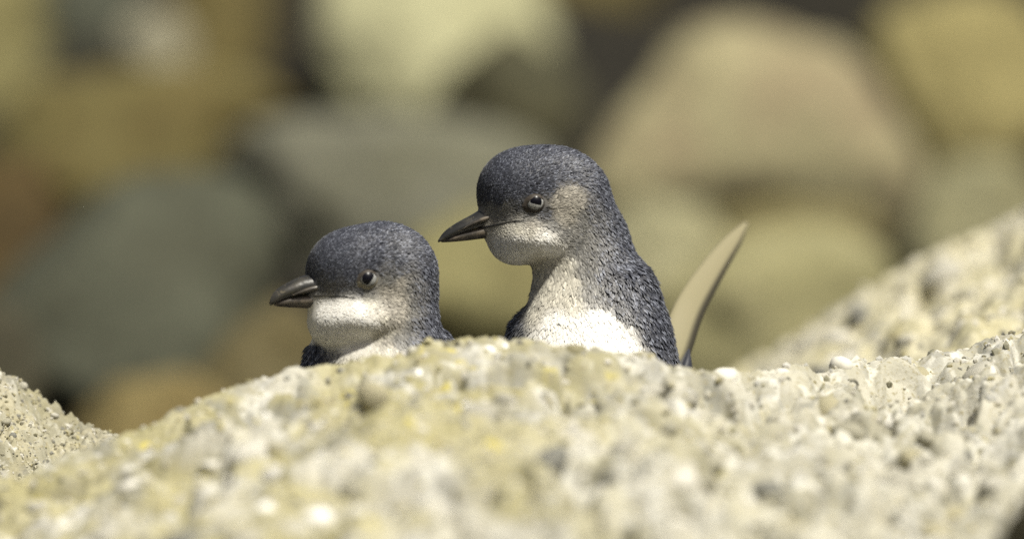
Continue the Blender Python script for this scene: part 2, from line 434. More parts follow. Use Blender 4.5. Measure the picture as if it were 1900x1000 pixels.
# stones that stand out on the near rock: quartz grains, a pointed chip, grey cobbles
def stone_mat(name, c):
    m, nt, b = new_mat(name, 0.7, 0.3); f = noise(nt, 200, 4)
    nt.links.new(mix(nt, ramp(nt, f, 0.45, 0.8), c, tuple(v*0.7 for v in c)), b.inputs['Base Color']); return m
SM = {k: stone_mat(k, c) for k, c in dict(quartz=(0.86, 0.85, 0.80), grey_stone=(0.26, 0.27, 0.26), olive_stone=(0.24, 0.22, 0.13), cream_stone=(0.66, 0.64, 0.56)).items()}
SPOTS = [(908,648,26,'quartz',1),(937,642,20,'quartz',1),(933,668,26,'quartz',.8),(776,690,24,'quartz',.8),(508,708,18,'quartz',1),(494,770,18,'quartz',1),(870,752,46,'quartz',.5),
 (1066,646,52,'olive_stone',.8),(560,752,60,'olive_stone',.7),(1282,798,70,'grey_stone',.9),(1425,990,80,'grey_stone',.8),(1000,930,90,'grey_stone',.5),(590,955,60,'quartz',.8),(490,940,44,'quartz',.8),
 (1345,684,56,'cream_stone',.8),(1450,690,40,'cream_stone',.9),(1560,668,54,'cream_stone',.7),(1270,890,66,'cream_stone',.9),(1500,780,74,'cream_stone',.6),(1640,830,70,'cream_stone',.6),(1250,960,60,'cream_stone',.8),(660,950,50,'cream_stone',.7),(400,860,60,'cream_stone',.5),(240,900,60,'cream_stone',.6)]
for k, (sx, sy, wd, mt, hh) in enumerate(SPOTS):
    tq = np.linspace(-0.01, 0.5, 600); best = None
    xq = np.full(600, (sx-950)*S*0.97)
    for _ in range(2):
        qx, qy, qz, *_r = near_surf(xq, tq, False)
        pyq = 500-(qz-ZC)/S*D/(D+qy); j = int(np.argmin(np.abs(pyq-sy))); xq = np.full(600, (sx-950)*S*(D+qy[j])/D)
    me = PEB_MESH[k % 8].copy(); me.materials.clear(); me.materials.append(SM[mt])
    o = obj('pebble', me, NEAR); r = wd*S*0.5*(D+qy[j])/D
    o.location = (xq[0], qy[j], qz[j]-r*hh*0.4); o.scale = (r, r*0.9, r*hh); o.rotation_euler = (0.2*math.sin(k), 0.3*math.sin(2.3*k), k*1.7)

# sharp gritty rock on the left
def left_crest(x):
    px = x/S+950
    return ZC+(500-np.interp(px, [-600, -200, -60, 0, 40, 130, 180, 230, 300, 420], [420, 560, 645, 692, 716, 776, 800, 818, 850, 930]))*S
t_left = np.concatenate([np.linspace(-0.2, -0.012, 20), np.linspace(-0.01, 0.10, 170), np.linspace(0.104, 0.3, 14)])
conglomerate('conglomerate_rock', 'sharp edged gritty grey rock sloping down to the low tan stone',
    (-0.42, -0.165), 330, t_left, left_crest, lambda x: 0*x+0.035, lambda t, x: np.where(t > 0, 0.75*np.abs(t)**1.05, 1.4*np.abs(t)), 21,
    (0.005, 0.005, 0.0065, 0.0045, 0.010, 0.0012), ((0.42, 0.395, 0.31), (0.26, 0.245, 0.18), (0.30, 0.295, 0.26)),
    lambda x: 0.3+0*x, 60, (3, 8), 3500, (0.8, 2.6), (-0.01, 0.1), xvis=(-0.29, -0.18), lumps=lambda x: 0*x+0.006, sink=0.55)

# slope behind on the right
def right_crest(x):
    px = x/(S*1.1)+950
    return ZC+(500-np.interp(px, [1180, 1330, 1450, 1560, 1650, 1750, 1850, 1900, 2000, 2400], [800, 700, 640, 566, 510, 455, 418, 390, 350, 250]))*S*1.1
t_right = np.concatenate([np.linspace(-0.25, -0.02, 16), np.linspace(-0.018, 0.42, 150), np.linspace(0.43, 0.5, 5)])
conglomerate('conglomerate_rock', 'out of focus conglomerate slope with green lichen behind the white crest',
    (0.10, 0.42), 200, t_right, right_crest, lambda x: 0.44+0*x, lambda t, x: np.where(t > 0, 0.17*np.abs(t)**1.0, 1.0*np.abs(t)), 35,
    (0.010, 0.007, 0.006, 0.001, 0.010, 0.0003), ((0.50, 0.47, 0.34), (0.42, 0.39, 0.27), (0.50, 0.48, 0.40)),
    lambda x: 0.45+0*x, 60, (8, 24), 1200, (2, 6), (-0.01, 0.42), xvis=(0.12, 0.33))

# stone added at the near rock's corner, dark to stand in for shade
V, F = ICO3
Vd = V*np.array((0.030, 0.045, 0.042))*(1+0.16*fbm(V, 0.9, 3, 61))[:, None]
dst = obj('stone', mesh_np('stone', Vd, F, boulder_mat('corner_shade_stone', (0.05, 0.044, 0.022), (0.035, 0.03, 0.016), 30)))
dst.location = ((1975-950)*S*0.88, -0.50, ZC+(500-1065)*S*0.88)
tag(dst, 'dark olive stone added for the shade at the corner of the pale conglomerate', 'stone')

# ledge under the birds
FOOT_Z = ZC+(500-1250)*S
V, F = ICO5
Vl = np.sign(V)*np.abs(V)**0.42*np.array((0.24, 0.11, 0.52)); Vl = Vl/np.array((0.62, 0.62, 0.62))*0.62
Vl += 0.006*fbm(Vl, 0.06, 3, 77)[:, None]*V
Vl[:, 2] = np.minimum(Vl[:, 2], 0.5)
led = obj('ledge_rock', mesh_np('ledge_rock', Vl, F, boulder_mat('ledge_stone', (0.34, 0.31, 0.20), (0.22, 0.20, 0.12), 14)))
led.location = (0.0, 0.045, FOOT_Z-0.5); tag(led, 'flat topped rock the penguins stand on behind the pale conglomerate crest', 'rock')

# ------------------------------------------------------------------ penguins
def ell(P, c, r):
    q = P-np.array(c); r = np.array(r, float)
    k0 = np.linalg.norm(q/r, axis=1); k1 = np.linalg.norm(q/(r*r), axis=1)
    return k0*(k0-1)/np.maximum(k1, 1e-9)
def cone(P, a, b, ra, rb, lat=1.0):
    a = np.array(a, float); b = np.array(b, float); s = np.array((1, 1, 1/lat))
    Q = P*s; a = a*s; b = b*s; ab = b-a
    t = np.clip(((Q-a)@ab)/(ab@ab), 0, 1)
    return np.linalg.norm(Q-a-t[:, None]*ab, axis=1)-(ra+(rb-ra)*t)
def smin(a, b, k):
    h = np.clip(0.5+0.5*(b-a)/k, 0, 1); return b+(a-b)*h-k*h*(1-h)

def surface_nets(fun, lo, hi, step):
    ax = [np.arange(lo[i], hi[i]+step, step) for i in range(3)]
    n = [len(a) for a in ax]
    G = np.stack(np.meshgrid(*ax, indexing='ij'), -1).reshape(-1, 3)
    Fv = np.concatenate([fun(c) for c in np.array_split(G, 12)]).reshape(n)
    corners = [(i, j, k) for i in (0, 1) for j in (0, 1) for k in (0, 1)]
    sl = lambda c: Fv[c[0]:n[0]-1+c[0], c[1]:n[1]-1+c[1], c[2]:n[2]-1+c[2]]
    neg = sum((sl(c) < 0).astype(int) for c in corners)
    act = (neg > 0) & (neg < 8)
    cell = np.argwhere(act); vid = -np.ones(act.shape, int); vid[act] = np.arange(len(cell))
    acc = np.zeros((len(cell), 3)); cnt = np.zeros(len(cell))
    for a in corners:
        for axis in range(3):
            if a[axis] == 0:
                b = list(a); b[axis] = 1
                fa = Fv[cell[:, 0]+a[0], cell[:, 1]+a[1], cell[:, 2]+a[2]]; fb = Fv[cell[:, 0]+b[0], cell[:, 1]+b[1], cell[:, 2]+b[2]]
                m = (fa < 0) != (fb < 0); t = np.where(m, fa/np.where(m, fa-fb, 1), 0)
                p = np.tile(np.array(a, float), (len(cell), 1)); p[:, axis] += t
                acc += p*m[:, None]; cnt += m
    V = (cell+acc/cnt[:, None])*step+np.array([a[0] for a in ax])
    quads = []
    for axis in range(3):
        u, v = [(1, 2), (2, 0), (0, 1)][axis]
        A = [slice(1, n[i]-1) for i in range(3)]; B = list(A); A[axis] = slice(0, n[axis]-1); B[axis] = slice(1, n[axis])
        fa = Fv[tuple(A)] < 0; fb = Fv[tuple(B)] < 0
        for flip, msk in ((0, fa & ~fb), (1, ~fa & fb)):
            e = np.argwhere(msk); off = np.ones(3, int); off[axis] = 0; e = e+off
            du = np.zeros(3, int); du[u] = 1; dv = np.zeros(3, int); dv[v] = 1
            q = [vid[tuple((e-du-dv).T)], vid[tuple((e-dv).T)], vid[tuple(e.T)], vid[tuple((e-du).T)]]
            q = np.stack(q, 1); quads.append(q[:, ::-1] if flip else q)
    return V, np.concatenate(quads)

def grad(fun, P, e=1.0):
    g = np.stack([fun(P+np.eye(3)[i]*e)-fun(P-np.eye(3)[i]*e) for i in range(3)], 1)
    return g/np.maximum(np.linalg.norm(g, axis=1, keepdims=True), 1e-9)

def feather_mat():
    m, nt, b = new_mat('plumage', 0.5, 0.35)
    at = N(nt, 'ShaderNodeAttribute', attribute_name='tint'); nt.links.new(at.outputs['Color'], b.inputs['Base Color'])
    b.inputs['Sheen Weight'].default_value = 0.15; b.inputs['Sheen Roughness'].default_value = 0.4
    return m
MAT_F = feather_mat()
def bill_mat():
    m, nt, b = new_mat('bill_horn', 0.28, 0.55)
    a = noise(nt, 90, 4); c = noise(nt, 420, 3)
    col = mix(nt, ramp(nt, a, 0.4, 0.66), (0.022, 0.022, 0.021), (0.06, 0.056, 0.046))
    col = mix(nt, ramp(nt, c, 0.6, 0.75), col, (0.14, 0.12, 0.08))
    nt.links.new(col, b.inputs['Base Color']); bump(nt, b, a, 0.35, 0.0012)
    return m
MAT_BILL = bill_mat()
m, nt_, b_ = new_mat('bill_horn_pale', 0.35, 0.5)
a_ = noise(nt_, 160, 4); nt_.links.new(mix(nt_, ramp(nt_, a_, 0.35, 0.7), (0.045, 0.040, 0.034), (0.15, 0.125, 0.095)), b_.inputs['Base Color']); MAT_BILL2 = m
m, nt_, b_ = new_mat('iris', 0.2, 0.5); b_.inputs['Base Color'].default_value = (0.42, 0.44, 0.46, 1); b_.inputs['Coat Weight'].default_value = 0.2; b_.inputs['Coat Roughness'].default_value = 0.05
a_ = noise(nt_, 900, 3); nt_.links.new(mix(nt_, ramp(nt_, a_, 0.35, 0.65), (0.21, 0.215, 0.21), (0.36, 0.365, 0.35)), b_.inputs['Base Color']); MAT_IRIS = m
m, nt_, b_ = new_mat('pupil', 0.3, 0.25); b_.inputs['Base Color'].default_value = (0.004, 0.004, 0.007, 1); MAT_PUPIL = m
m, nt_, b_ = new_mat('eye_rim_skin', 0.6, 0.3); b_.inputs['Base Color'].default_value = (0.05, 0.042, 0.034, 1); MAT_RIM = m
m, nt_, b_ = new_mat('pale_skin', 0.6, 0.3); b_.inputs['Base Color'].default_value = (0.22, 0.20, 0.15, 1); MAT_LID = m
m, nt_, b_ = new_mat('foot_skin', 0.6, 0.3); b_.inputs['Base Color'].default_value = (0.45, 0.33, 0.28, 1); MAT_FOOT = m
m, nt_, b_ = new_mat('flipper_skin', 0.6, 0.3)
at_ = N(nt_, 'ShaderNodeAttribute', attribute_name='tint'); a_ = noise(nt_, 300, 3)
nt_.links.new(at_.outputs['Color'], b_.inputs['Base Color']); bump(nt_, b_, a_, 0.2, 0.0006); MAT_FLIP = m

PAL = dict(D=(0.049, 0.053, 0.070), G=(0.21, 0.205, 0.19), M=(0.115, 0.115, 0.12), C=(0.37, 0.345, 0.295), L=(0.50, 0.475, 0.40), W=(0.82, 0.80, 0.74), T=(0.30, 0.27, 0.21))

def penguin(label, head_c, yaw, head_prims, body_prims, anchors, bill, eye, seed, split_y, feet, body_c, gapes, yoff=0.0):
    """everything in photo pixels (x right, y up = -py, w towards the camera) then scaled to metres"""
    cy_, sy_ = math.cos(yaw), math.sin(yaw)
    hc = np.array((head_c[0], -head_c[1], 0.0))
    def to_head(P):      # picture frame -> head frame (profile)
        q = P-hc
        return np.stack([q[:, 0]*cy_-q[:, 2]*sy_, q[:, 1], q[:, 0]*sy_+q[:, 2]*cy_], 1)+hc
    def from_head(P):
        q = P-hc
        return np.stack([q[:, 0]*cy_+q[:, 2]*sy_, q[:, 1], -q[:, 0]*sy_+q[:, 2]*cy_], 1)+hc
    hx = lambda x: hc[0]+(x-hc[0])/cy_
    def sdf(P):
        H = to_head(P); d = None
        for pr in head_prims:
            if pr[0] == 'e':
                _, c, r, k = pr; v = ell(H, (hx(c[0]), -c[1], 0), (r[0]/cy_, r[1], r[2]))
            else:
                _, a, b, ra, rb, lat, k = pr; v = cone(H, (hx(a[0]), -a[1], 0), (hx(b[0]), -b[1], 0), ra, rb, lat)
            d = v if d is None else smin(d, v, k)
        for pr in body_prims:
            if pr[0] == 'e':
                _, c, r, k = pr; v = ell(P, (c[0], -c[1], c[2]), r)
            else:
                _, a, b, ra, rb, lat, k = pr; v = cone(P, (a[0], -a[1], a[2]), (b[0], -b[1], b[2]), ra, rb, lat)
            d = smin(d, v, k)
        return d
    x0, x1 = head_c[0]-260, head_c[0]+300
    lo = (x0, -1262, -260); hi = (x1, -head_c[1]+150, 260)
    V, Q = surface_nets(sdf, lo, hi, 6.0)
    for _ in range(2):
        V = V-0.8*sdf(V)[:, None]*grad(sdf, V)
    AX = np.array([a[:2] for a in anchors], float); AC = np.array([PAL[a[2]] for a in anchors])
    def colour(P):
        H = to_head(P); py = -P[:, 1]
        hb = sstep(split_y-30, split_y+40, py)
        # profile coordinates in the picture of the near side; head is symmetric
        hxp = hc[0]+(H[:, 0]-hc[0])*cy_+np.abs(H[:, 2])*sy_
        u = hxp*(1-hb)+P[:, 0]*hb+4*vnoise(P, 22, seed); v = py+6*vnoise(P, 20, seed+1)
        out = np.zeros((len(P), 3)); ws = np.zeros(len(P))
        for a, c in zip(AX, AC):
            d2 = (u-a[0])**2+(v-a[1])**2
            wgt = 1/(d2+60)**2.2
            out += wgt[:, None]*c; ws += wgt
        out /= ws[:, None]
        low = sstep(690, 760, py)
        az = np.arctan2(P[:, 0]-body_c, P[:, 2])          # 0 = towards camera
        fr = sstep(1.0, 0.75, np.abs(az+0.25))[:, None]
        lowc = fr*np.array(PAL['W'])+(1-fr)*np.array(PAL['D'])
        out = out*(1-low[:, None])+lowc*low[:, None]
        back = (sstep(15, -40, P[:, 2])*sstep(split_y-10, split_y+40, py))[:, None]
        return out*(1-back)+np.array(PAL['D'])*back
    def world(P):
        return np.stack([(P[:, 0]-950)*S, -P[:, 2]*S+yoff, ZC+(500+P[:, 1])*S], 1)
    root = empty('penguin', ((body_c-950)*S, yoff, FOOT_Z)); tag(root, label, 'penguin', 'little penguins looking over the rock')
    ro = np.array(root.location)
    add = lambda name, Pl, F, mat, smooth=True, colors=None, parent=None: obj(name, mesh_np(name, world(np.asarray(Pl, float))-ro, F, mat, smooth, colors), parent or root)
    body = add('body', V, Q, MAT_F, True, colour(V)*0.8)
    # ---- eye
    ex, ey = hx(eye[0]), -eye[1]
    def surf_w(x, y):     # lateral half width of the head at x,y in the head frame
        wv = np.linspace(130, 0, 400); Pq = from_head(np.stack([np.full(400, x), np.full(400, y), wv], 1))
        dd = sdf(Pq); k = np.argmax(dd < 0); return wv[k]
    ew = surf_w(ex, ey)
    for _ in range(4):
        ex = hc[0]+(eye[0]-hc[0]-ew*sy_)/cy_; ew = surf_w(ex, ey)
    nrm_h = None
    excl = []
    for side in (1, -1):
        cen = np.array((ex, ey, side*(ew-10.5)))
        n = np.array((-0.10, -0.02, side*1.0)); n /= np.linalg.norm(n)
        t1 = np.cross((0, 1, 0), n); t1 /= np.linalg.norm(t1); t2 = np.cross(n, t1)
        if t1[0] > 0: t1 = -t1        # t1 points to the bill
        tilt = eye[2]
        upv = np.cross(n, t1); upv = upv if upv[1] > 0 else -upv
        e1 = t1*math.cos(tilt)+upv*math.sin(tilt); e2 = np.cross(n, e1)
        if e2[1] < 0: e2 = -e2
        
        excl.append((cen+n*8, n))
        def cap(name, r, ang, mat, off, shift=(0, 0), parent=None, nr=10, na=28):
            pts = [cen+n*(r+off)+t1*shift[0]+np.array((0, 1, 0))*shift[1]]; F3 = []; F4 = []
            for i in range(1, nr+1):
                p = ang*i/nr
                for j in range(na):
                    q = 2*math.pi*j/na
                    pts.append(cen+n*(off+r*math.cos(p))+(t1*math.cos(q)+t2*math.sin(q))*r*math.sin(p)+t1*shift[0]+np.array((0, 1, 0))*shift[1])
            for j in range(na):
                F3.append((0, 1+j, 1+(j+1) % na))
                for i in range(nr-1):
                    F4.append((1+i*na+j, 1+(i+1)*na+j, 1+(i+1)*na+(j+1) % na, 1+i*na+(j+1) % na))
            return add(name, from_head(np.array(pts)), [np.array(F3), np.array(F4)], mat, True, None, parent)
        ey_o = cap('eye', 19, 1.9, MAT_RIM, 0)
        sub = lambda o: (setattr(o, 'parent', ey_o), o)[1]
        sub(cap('iris', 19, 0.92, MAT_IRIS, 0.35, (0, 0)))
        sub(cap('pupil', 19, 0.60 if eye[3] else 0.68, MAT_PUPIL, 0.8, (eye[4], eye[5])))
        # lids: two arcs of tube round an almond
        def lid(name, sgn, h0, mat):
            pts = []; rows = 5; A_ = np.linspace(-1, 1, 25)
            for a in A_:
                i0 = (17.5*a, sgn*h0*(1-abs(a)**2.2)); o0 = (25*a, sgn*20.5*math.sqrt(max(1-a*a, 0)))
                for k in range(rows):
                    f = k/(rows-1); aa = i0[0]*(1-f)+o0[0]*f; hh = i0[1]*(1-f)+o0[1]*f
                    r2 = aa*aa+hh*hh; lift = math.sqrt(max(19.9**2-r2, 0)); lift = max(lift, 11-4.5*f)
                    pts.append(cen+e1*aa+e2*hh+n*(lift+0.4+(0.9 if 0 < k < 3 else 0)))
            F4 = [(i*rows+k, i*rows+k+1, (i+1)*rows+k+1, (i+1)*rows+k) for i in range(24) for k in range(rows-1)]
            return sub(add(name, from_head(np.array(pts)), [np.array(F4)], mat))
        up = eye[6]; dn = eye[7]
        lid('upper_eyelid', 1, up, MAT_RIM)
        lid('lower_eyelid', -1, dn, MAT_LID if not eye[3] else MAT_RIM)
    # ---- bill
    def bill_part(name, top, bot, wid, mat, ridge):
        top = np.array(top, float); bot = np.array(bot, float)
        ts = np.linspace(0, 1, 26); m_ = 20
        def samp(p):
            s = np.concatenate([[0], np.cumsum(np.linalg.norm(np.diff(p, axis=0), axis=1))]); s /= s[-1]
            # smooth by resampling twice
            q = np.stack([np.interp(ts, s, p[:, i]) for i in (0, 1)], 1)
            for _ in range(3): q[1:-1] = 0.25*q[:-2]+0.5*q[1:-1]+0.25*q[2:]
            return q
        A = samp(top); B = samp(bot); pts = []
        for i, t in enumerate(ts):
            mid = (A[i]+B[i])/2; hv = (A[i]-B[i])/2
            wv = np.interp(t, [0, 0.3, 0.7, 0.9, 1], wid)
            for j in range(m_):
                q = 2*math.pi*j/m_; c, s = math.cos(q), math.sin(q)
                sx = abs(c)**(0.8)*np.sign(c); hh = np.sign(s)*abs(s)**ridge
                # widest near the cutting edge
                p2 = mid+hv*hh
                pts.append((hx(p2[0]), -p2[1], wv*sx*(1-0.25*max(hh, 0) if name == 'upper_mandible' else 1-0.2*max(-hh, 0))))
        F4 = [(i*m_+j, i*m_+(j+1) % m_, (i+1)*m_+(j+1) % m_, (i+1)*m_+j) for i in range(25) for j in range(m_)]
        caps = np.array([list(range(m_))[::-1], list(range(25*m_, 26*m_))])
        return add(name, from_head(np.array(pts)), [np.array(F4), caps], mat)
    um = bill_part('upper_mandible', bill['culmen'], bill['tom_u'], bill['wu'], MAT_BILL, 0.9)
    bill_part('lower_mandible', bill['tom_l'], bill['gonys'], bill['wl'], MAT_BILL2, 0.9)
    # pale ridge plates running from the nostril along each side of the bill
    for side in (1, -1):
        pts = []; ring = 8; pr = bill['ridge']; m_ = len(pr)
        for i, (x, y, wv, r) in enumerate(pr):
            c_ = np.array((hx(x), -y, side*wv))
            for j in range(ring):
                q = 2*math.pi*j/ring; pts.append(c_+np.array((0.35*math.cos(q), math.cos(q), 0.8*math.sin(q)))*r)
        F4 = [(i*ring+j, i*ring+(j+1) % ring, (i+1)*ring+(j+1) % ring, (i+1)*ring+j) for i in range(m_-1) for j in range(ring)]
        o = add('nostril_ridge', from_head(np.array(pts)), [np.array(F4)], MAT_BILL2); o.parent = um
        # dark gape line running back from the bill into the cheek
        pts = []; pr = gapes; m_ = len(pr)
        for i, (x, y, r) in enumerate(pr):
            xx = hx(x); wv = surf_w(xx, -y)
            for _ in range(4):
                xx = hc[0]+(x-hc[0]-wv*sy_)/cy_; wv = surf_w(xx, -y)
            c_ = np.array((xx, -y, side*(wv+0.8)))
            for j in range(ring):
                q = 2*math.pi*j/ring; pts.append(c_+np.array((0, math.cos(q), math.sin(q)))*r)
        F4 = [(i*ring+j, i*ring+(j+1) % ring, (i+1)*ring+(j+1) % ring, (i+1)*ring+j) for i in range(m_-1) for j in range(ring)]
        add('gape', from_head(np.array(pts)), [np.array(F4)], MAT_BILL)
    # ---- plumage
    tri = np.concatenate([Q[:, [0, 1, 2]], Q[:, [0, 2, 3]]])
    a, b, c = V[tri[:, 0]], V[tri[:, 1]], V[tri[:, 2]]
    area = 0.5*np.linalg.norm(np.cross(b-a, c-a), axis=1); cyv = -(a+b+c)[:, 1]/3
    rs = np.random.default_rng(seed)
    dens = np.where(cyv < split_y+10, 1.0, np.where(cyv < 720, 0.6, 0.10))
    prob = area*dens; prob /= prob.sum()
    n_f = 62000
    ti = rs.choice(len(tri), n_f, p=prob); r1 = np.sqrt(rs.uniform(size=n_f)); r2 = rs.uniform(size=n_f)
    P = a[ti]*(1-r1)[:, None]+b[ti]*(r1*(1-r2))[:, None]+c[ti]*(r1*r2)[:, None]
    P = P-sdf(P)[:, None]*grad(sdf, P)
    keep = np.ones(n_f, bool)
    H = to_head(P)
    for cen, n in excl:
        q = H-cen; l = q-(q@n)[:, None]*n
        keep &= ~(((l[:, 0]/23)**2+(l[:, 1]/(17.5))**2 < 1) & (np.abs(q@n) < 25))
    bx = hx(bill['feather_x'])
    keep &= ~((H[:, 0] < bx) & (np.abs(H[:, 2]) < 40) & (H[:, 1] < -(bill['base_y']-30)))
    P = P[keep]; H = H[keep]; n_f = len(P)
    Nn = grad(sdf, P); py = -P[:, 1]
    # lie of the feathers: back from the bill, then down the neck
    bc = from_head(np.array([[bx-25, -bill['base_y'], 0.0]]))[0]
    f1 = P-bc; f1 /= np.linalg.norm(f1, axis=1, keepdims=True)
    f2 = np.array((0.12, -1.0, 0.0))
    wd = sstep(split_y-110, split_y+40, py)[:, None]
    wn = sstep(head_c[0]-10, head_c[0]+110, P[:, 0])[:, None]*sstep(head_c[1]-110, head_c[1]+60, py)[:, None]
    wd = np.maximum(wd, 0.75*wn)
    fl = f1*(1-wd)+f2*wd+0.22*rs.normal(size=(n_f, 3))
    fl = fl-np.sum(fl*Nn, 1)[:, None]*Nn; fl /= np.maximum(np.linalg.norm(fl, axis=1, keepdims=True), 1e-6)
    bt = np.cross(Nn, fl)
    base = colour(P)
    dark = sstep(0.26, 0.12, base[:, 1])
    face = sstep(head_c[0]+10, head_c[0]-60, P[:, 0])*(py < split_y)
    L = (9.0+6.5*sstep(split_y-90, split_y+30, py))*rs.uniform(0.75, 1.25, n_f)*(1-0.35*face)
    L = np.where(py > 720, 24, L)
    W = L*rs.uniform(0.16, 0.25, n_f)*np.where(py > 720, 1.6, 1)
    lift = (0.16+0.12*rs.uniform(size=n_f)+0.45*dark*rs.uniform(size=n_f)**2)*(1-0.3*face)
    r0 = P-Nn*0.8-fl*(L*0.25)[:, None]
    mid = P+fl*(L*0.30)[:, None]+Nn*(L*lift*0.45+0.2)[:, None]
    tip = P+fl*(L*0.80)[:, None]+Nn*(L*lift*0.75+0.1)[:, None]
    Vf = np.stack([r0-bt*(W*0.4)[:, None], r0+bt*(W*0.4)[:, None], mid+bt*W[:, None]-Nn*(W*0.25)[:, None], mid+Nn*(W*0.2)[:, None], mid-bt*W[:, None]-Nn*(W*0.25)[:, None], tip], 1)
    # colour of each feather: dark shaft, silvery blue edges
    vr = np.exp(rs.normal(0, 0.24, n_f)*(0.35+0.65*(base[:, 1] < 0.5)))[:, None]
    clump = (1+0.22*fbm(P, 16, 2, seed+9))[:, None]
    bc0 = base*vr*np.where(dark[:, None] > 0.3, clump, 1+0.3*(clump-1))
    silver = np.array((0.27, 0.29, 0.35))
    sv = (rs.uniform(size=n_f) < 0.26)*dark*rs.uniform(0.3, 1.0, n_f)
    edge = bc0*(1-sv[:, None])+silver*sv[:, None]
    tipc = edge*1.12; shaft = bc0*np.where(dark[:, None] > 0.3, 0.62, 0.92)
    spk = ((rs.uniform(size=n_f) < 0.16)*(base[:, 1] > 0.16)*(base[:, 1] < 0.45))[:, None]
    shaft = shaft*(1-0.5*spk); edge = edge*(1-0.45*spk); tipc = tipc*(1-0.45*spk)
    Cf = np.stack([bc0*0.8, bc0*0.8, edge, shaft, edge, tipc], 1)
    ids = (np.arange(n_f)*6)[:, None]
    F3 = np.concatenate([ids+np.array([[1, 2, 3]]), ids+np.array([[0, 1, 3]]), ids+np.array([[0, 3, 4]]), ids+np.array([[3, 2, 5]]), ids+np.array([[4, 3, 5]])])
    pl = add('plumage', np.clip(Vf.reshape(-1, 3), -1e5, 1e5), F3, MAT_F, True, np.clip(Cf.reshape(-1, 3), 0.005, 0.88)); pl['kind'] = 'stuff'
    pl.parent = body
    # ---- feet
    for fx in feet:
        pts = []; F = []
        prof = [(-1, 14, 20), (0, 24, 26), (0.5, 38, 18), (1, 52, 8)]
        for t, hw, hh in prof:
            for j in range(12):
                q = 2*math.pi*j/12
                z = 30+t*75
                lobes = 1+0.0*t
                pts.append((fx+hw*math.cos(q)*lobes, -1250+max(hh*0.5*(1+math.sin(q)), 0), z+(12*abs(math.cos(1.5*math.acos(max(-1, min(1, math.cos(q)))))) if t == 1 else 0)))
        F4 = [(i*12+j, i*12+(j+1) % 12, (i+1)*12+(j+1) % 12, (i+1)*12+j) for i in range(3) for j in range(12)]
        add('foot', np.array(pts), [np.array(F4), np.array([list(range(12))[::-1], list(range(36, 48))])], MAT_FOOT)
    return root, add

def flipper(add, cl, wid, thick, ctop, cedge):
    """blade along a centre line (x, py, w)"""
    cl = np.array(cl, float); n = 40; t = np.linspace(0, 1, len(cl)); ts = np.linspace(0, 1, n)
    C = np.stack([np.interp(ts, t, cl[:, i]) for i in range(3)], 1); C[:, 1] *= -1
    for _ in range(6): C[1:-1] = 0.25*C[:-2]+0.5*C[1:-1]+0.25*C[2:]
    pts = []; cols = []; m_ = 16
    for i in range(n):
        tg = C[min(i+1, n-1)]-C[max(i-1, 0)]; tg /= np.linalg.norm(tg)
        side = np.cross(tg, (0.25, 0.25, 1)); side /= np.linalg.norm(side); up = np.cross(side, tg)
        wv = np.interp(ts[i], np.linspace(0, 1, len(wid)), wid); tv = thick*(0.35+0.65*(1-ts[i]))
        for j in range(m_):
            q = 2*math.pi*j/m_; c, s = math.cos(q), math.sin(q)
            pts.append(C[i]+side*wv*c+up*tv*s)
            e = float(sstep(0.35, 0.75, np.array(c)))
            cols.append(np.array(ctop)*(1-e)+np.array(cedge)*e)
    F4 = [(i*m_+j, i*m_+(j+1) % m_, (i+1)*m_+(j+1) % m_, (i+1)*m_+j) for i in range(n-1) for j in range(m_)]
    return add('flipper', np.array(pts), [np.array(F4), np.array([list(range(m_))[::-1], list(range((n-1)*m_, n*m_))])], MAT_FLIP, True, np.array(cols))

# ---- taller bird
anch_r = [(x, y, 'D') for x, y in [(900,335),(900,360),(925,310),(940,345),(980,285),(980,330),(1020,295),(1040,315),(1070,305),(1100,335),(1010,345),(1065,330),(1125,375),(1140,420),(1152,460),(1140,490),(1172,505),(1192,550),(1210,600),(1225,630),(1165,540),(1190,585),(1232,570),(955,362),(925,368),(985,355),(1215,655),(1232,690),(940,600),(925,620),(940,650),(958,588),(1110,350),(1205,625)]]
anch_r += [(x, y, 'M') for x, y in [(1110,420),(1118,470),(1120,510),(1135,545),(1010,395),(960,385),(1100,385),(1150,575)]]
anch_r += [(x, y, 'G') for x, y in [(912,398),(940,396),(975,398),(1085,430),(1070,455),(1095,470),(1085,500),(1095,525),(1020,420),(1100,545),(1045,430),(1080,400)]]
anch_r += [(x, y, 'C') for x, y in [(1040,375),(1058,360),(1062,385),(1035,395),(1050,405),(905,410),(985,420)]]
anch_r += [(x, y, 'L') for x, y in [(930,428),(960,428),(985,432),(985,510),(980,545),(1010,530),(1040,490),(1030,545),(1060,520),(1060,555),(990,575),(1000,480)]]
anch_r += [(x, y, 'W') for x, y in [(1010,445),(1035,455),(960,442),(985,445),(925,450),(950,455),(980,455),(1005,458),(950,475),(1030,590),(1060,600),(1100,590),(1110,620),(1150,625),(1130,590),(1175,640),(1100,670),(1150,690),(1050,690),(1000,690),(1190,680),(1010,625)]]
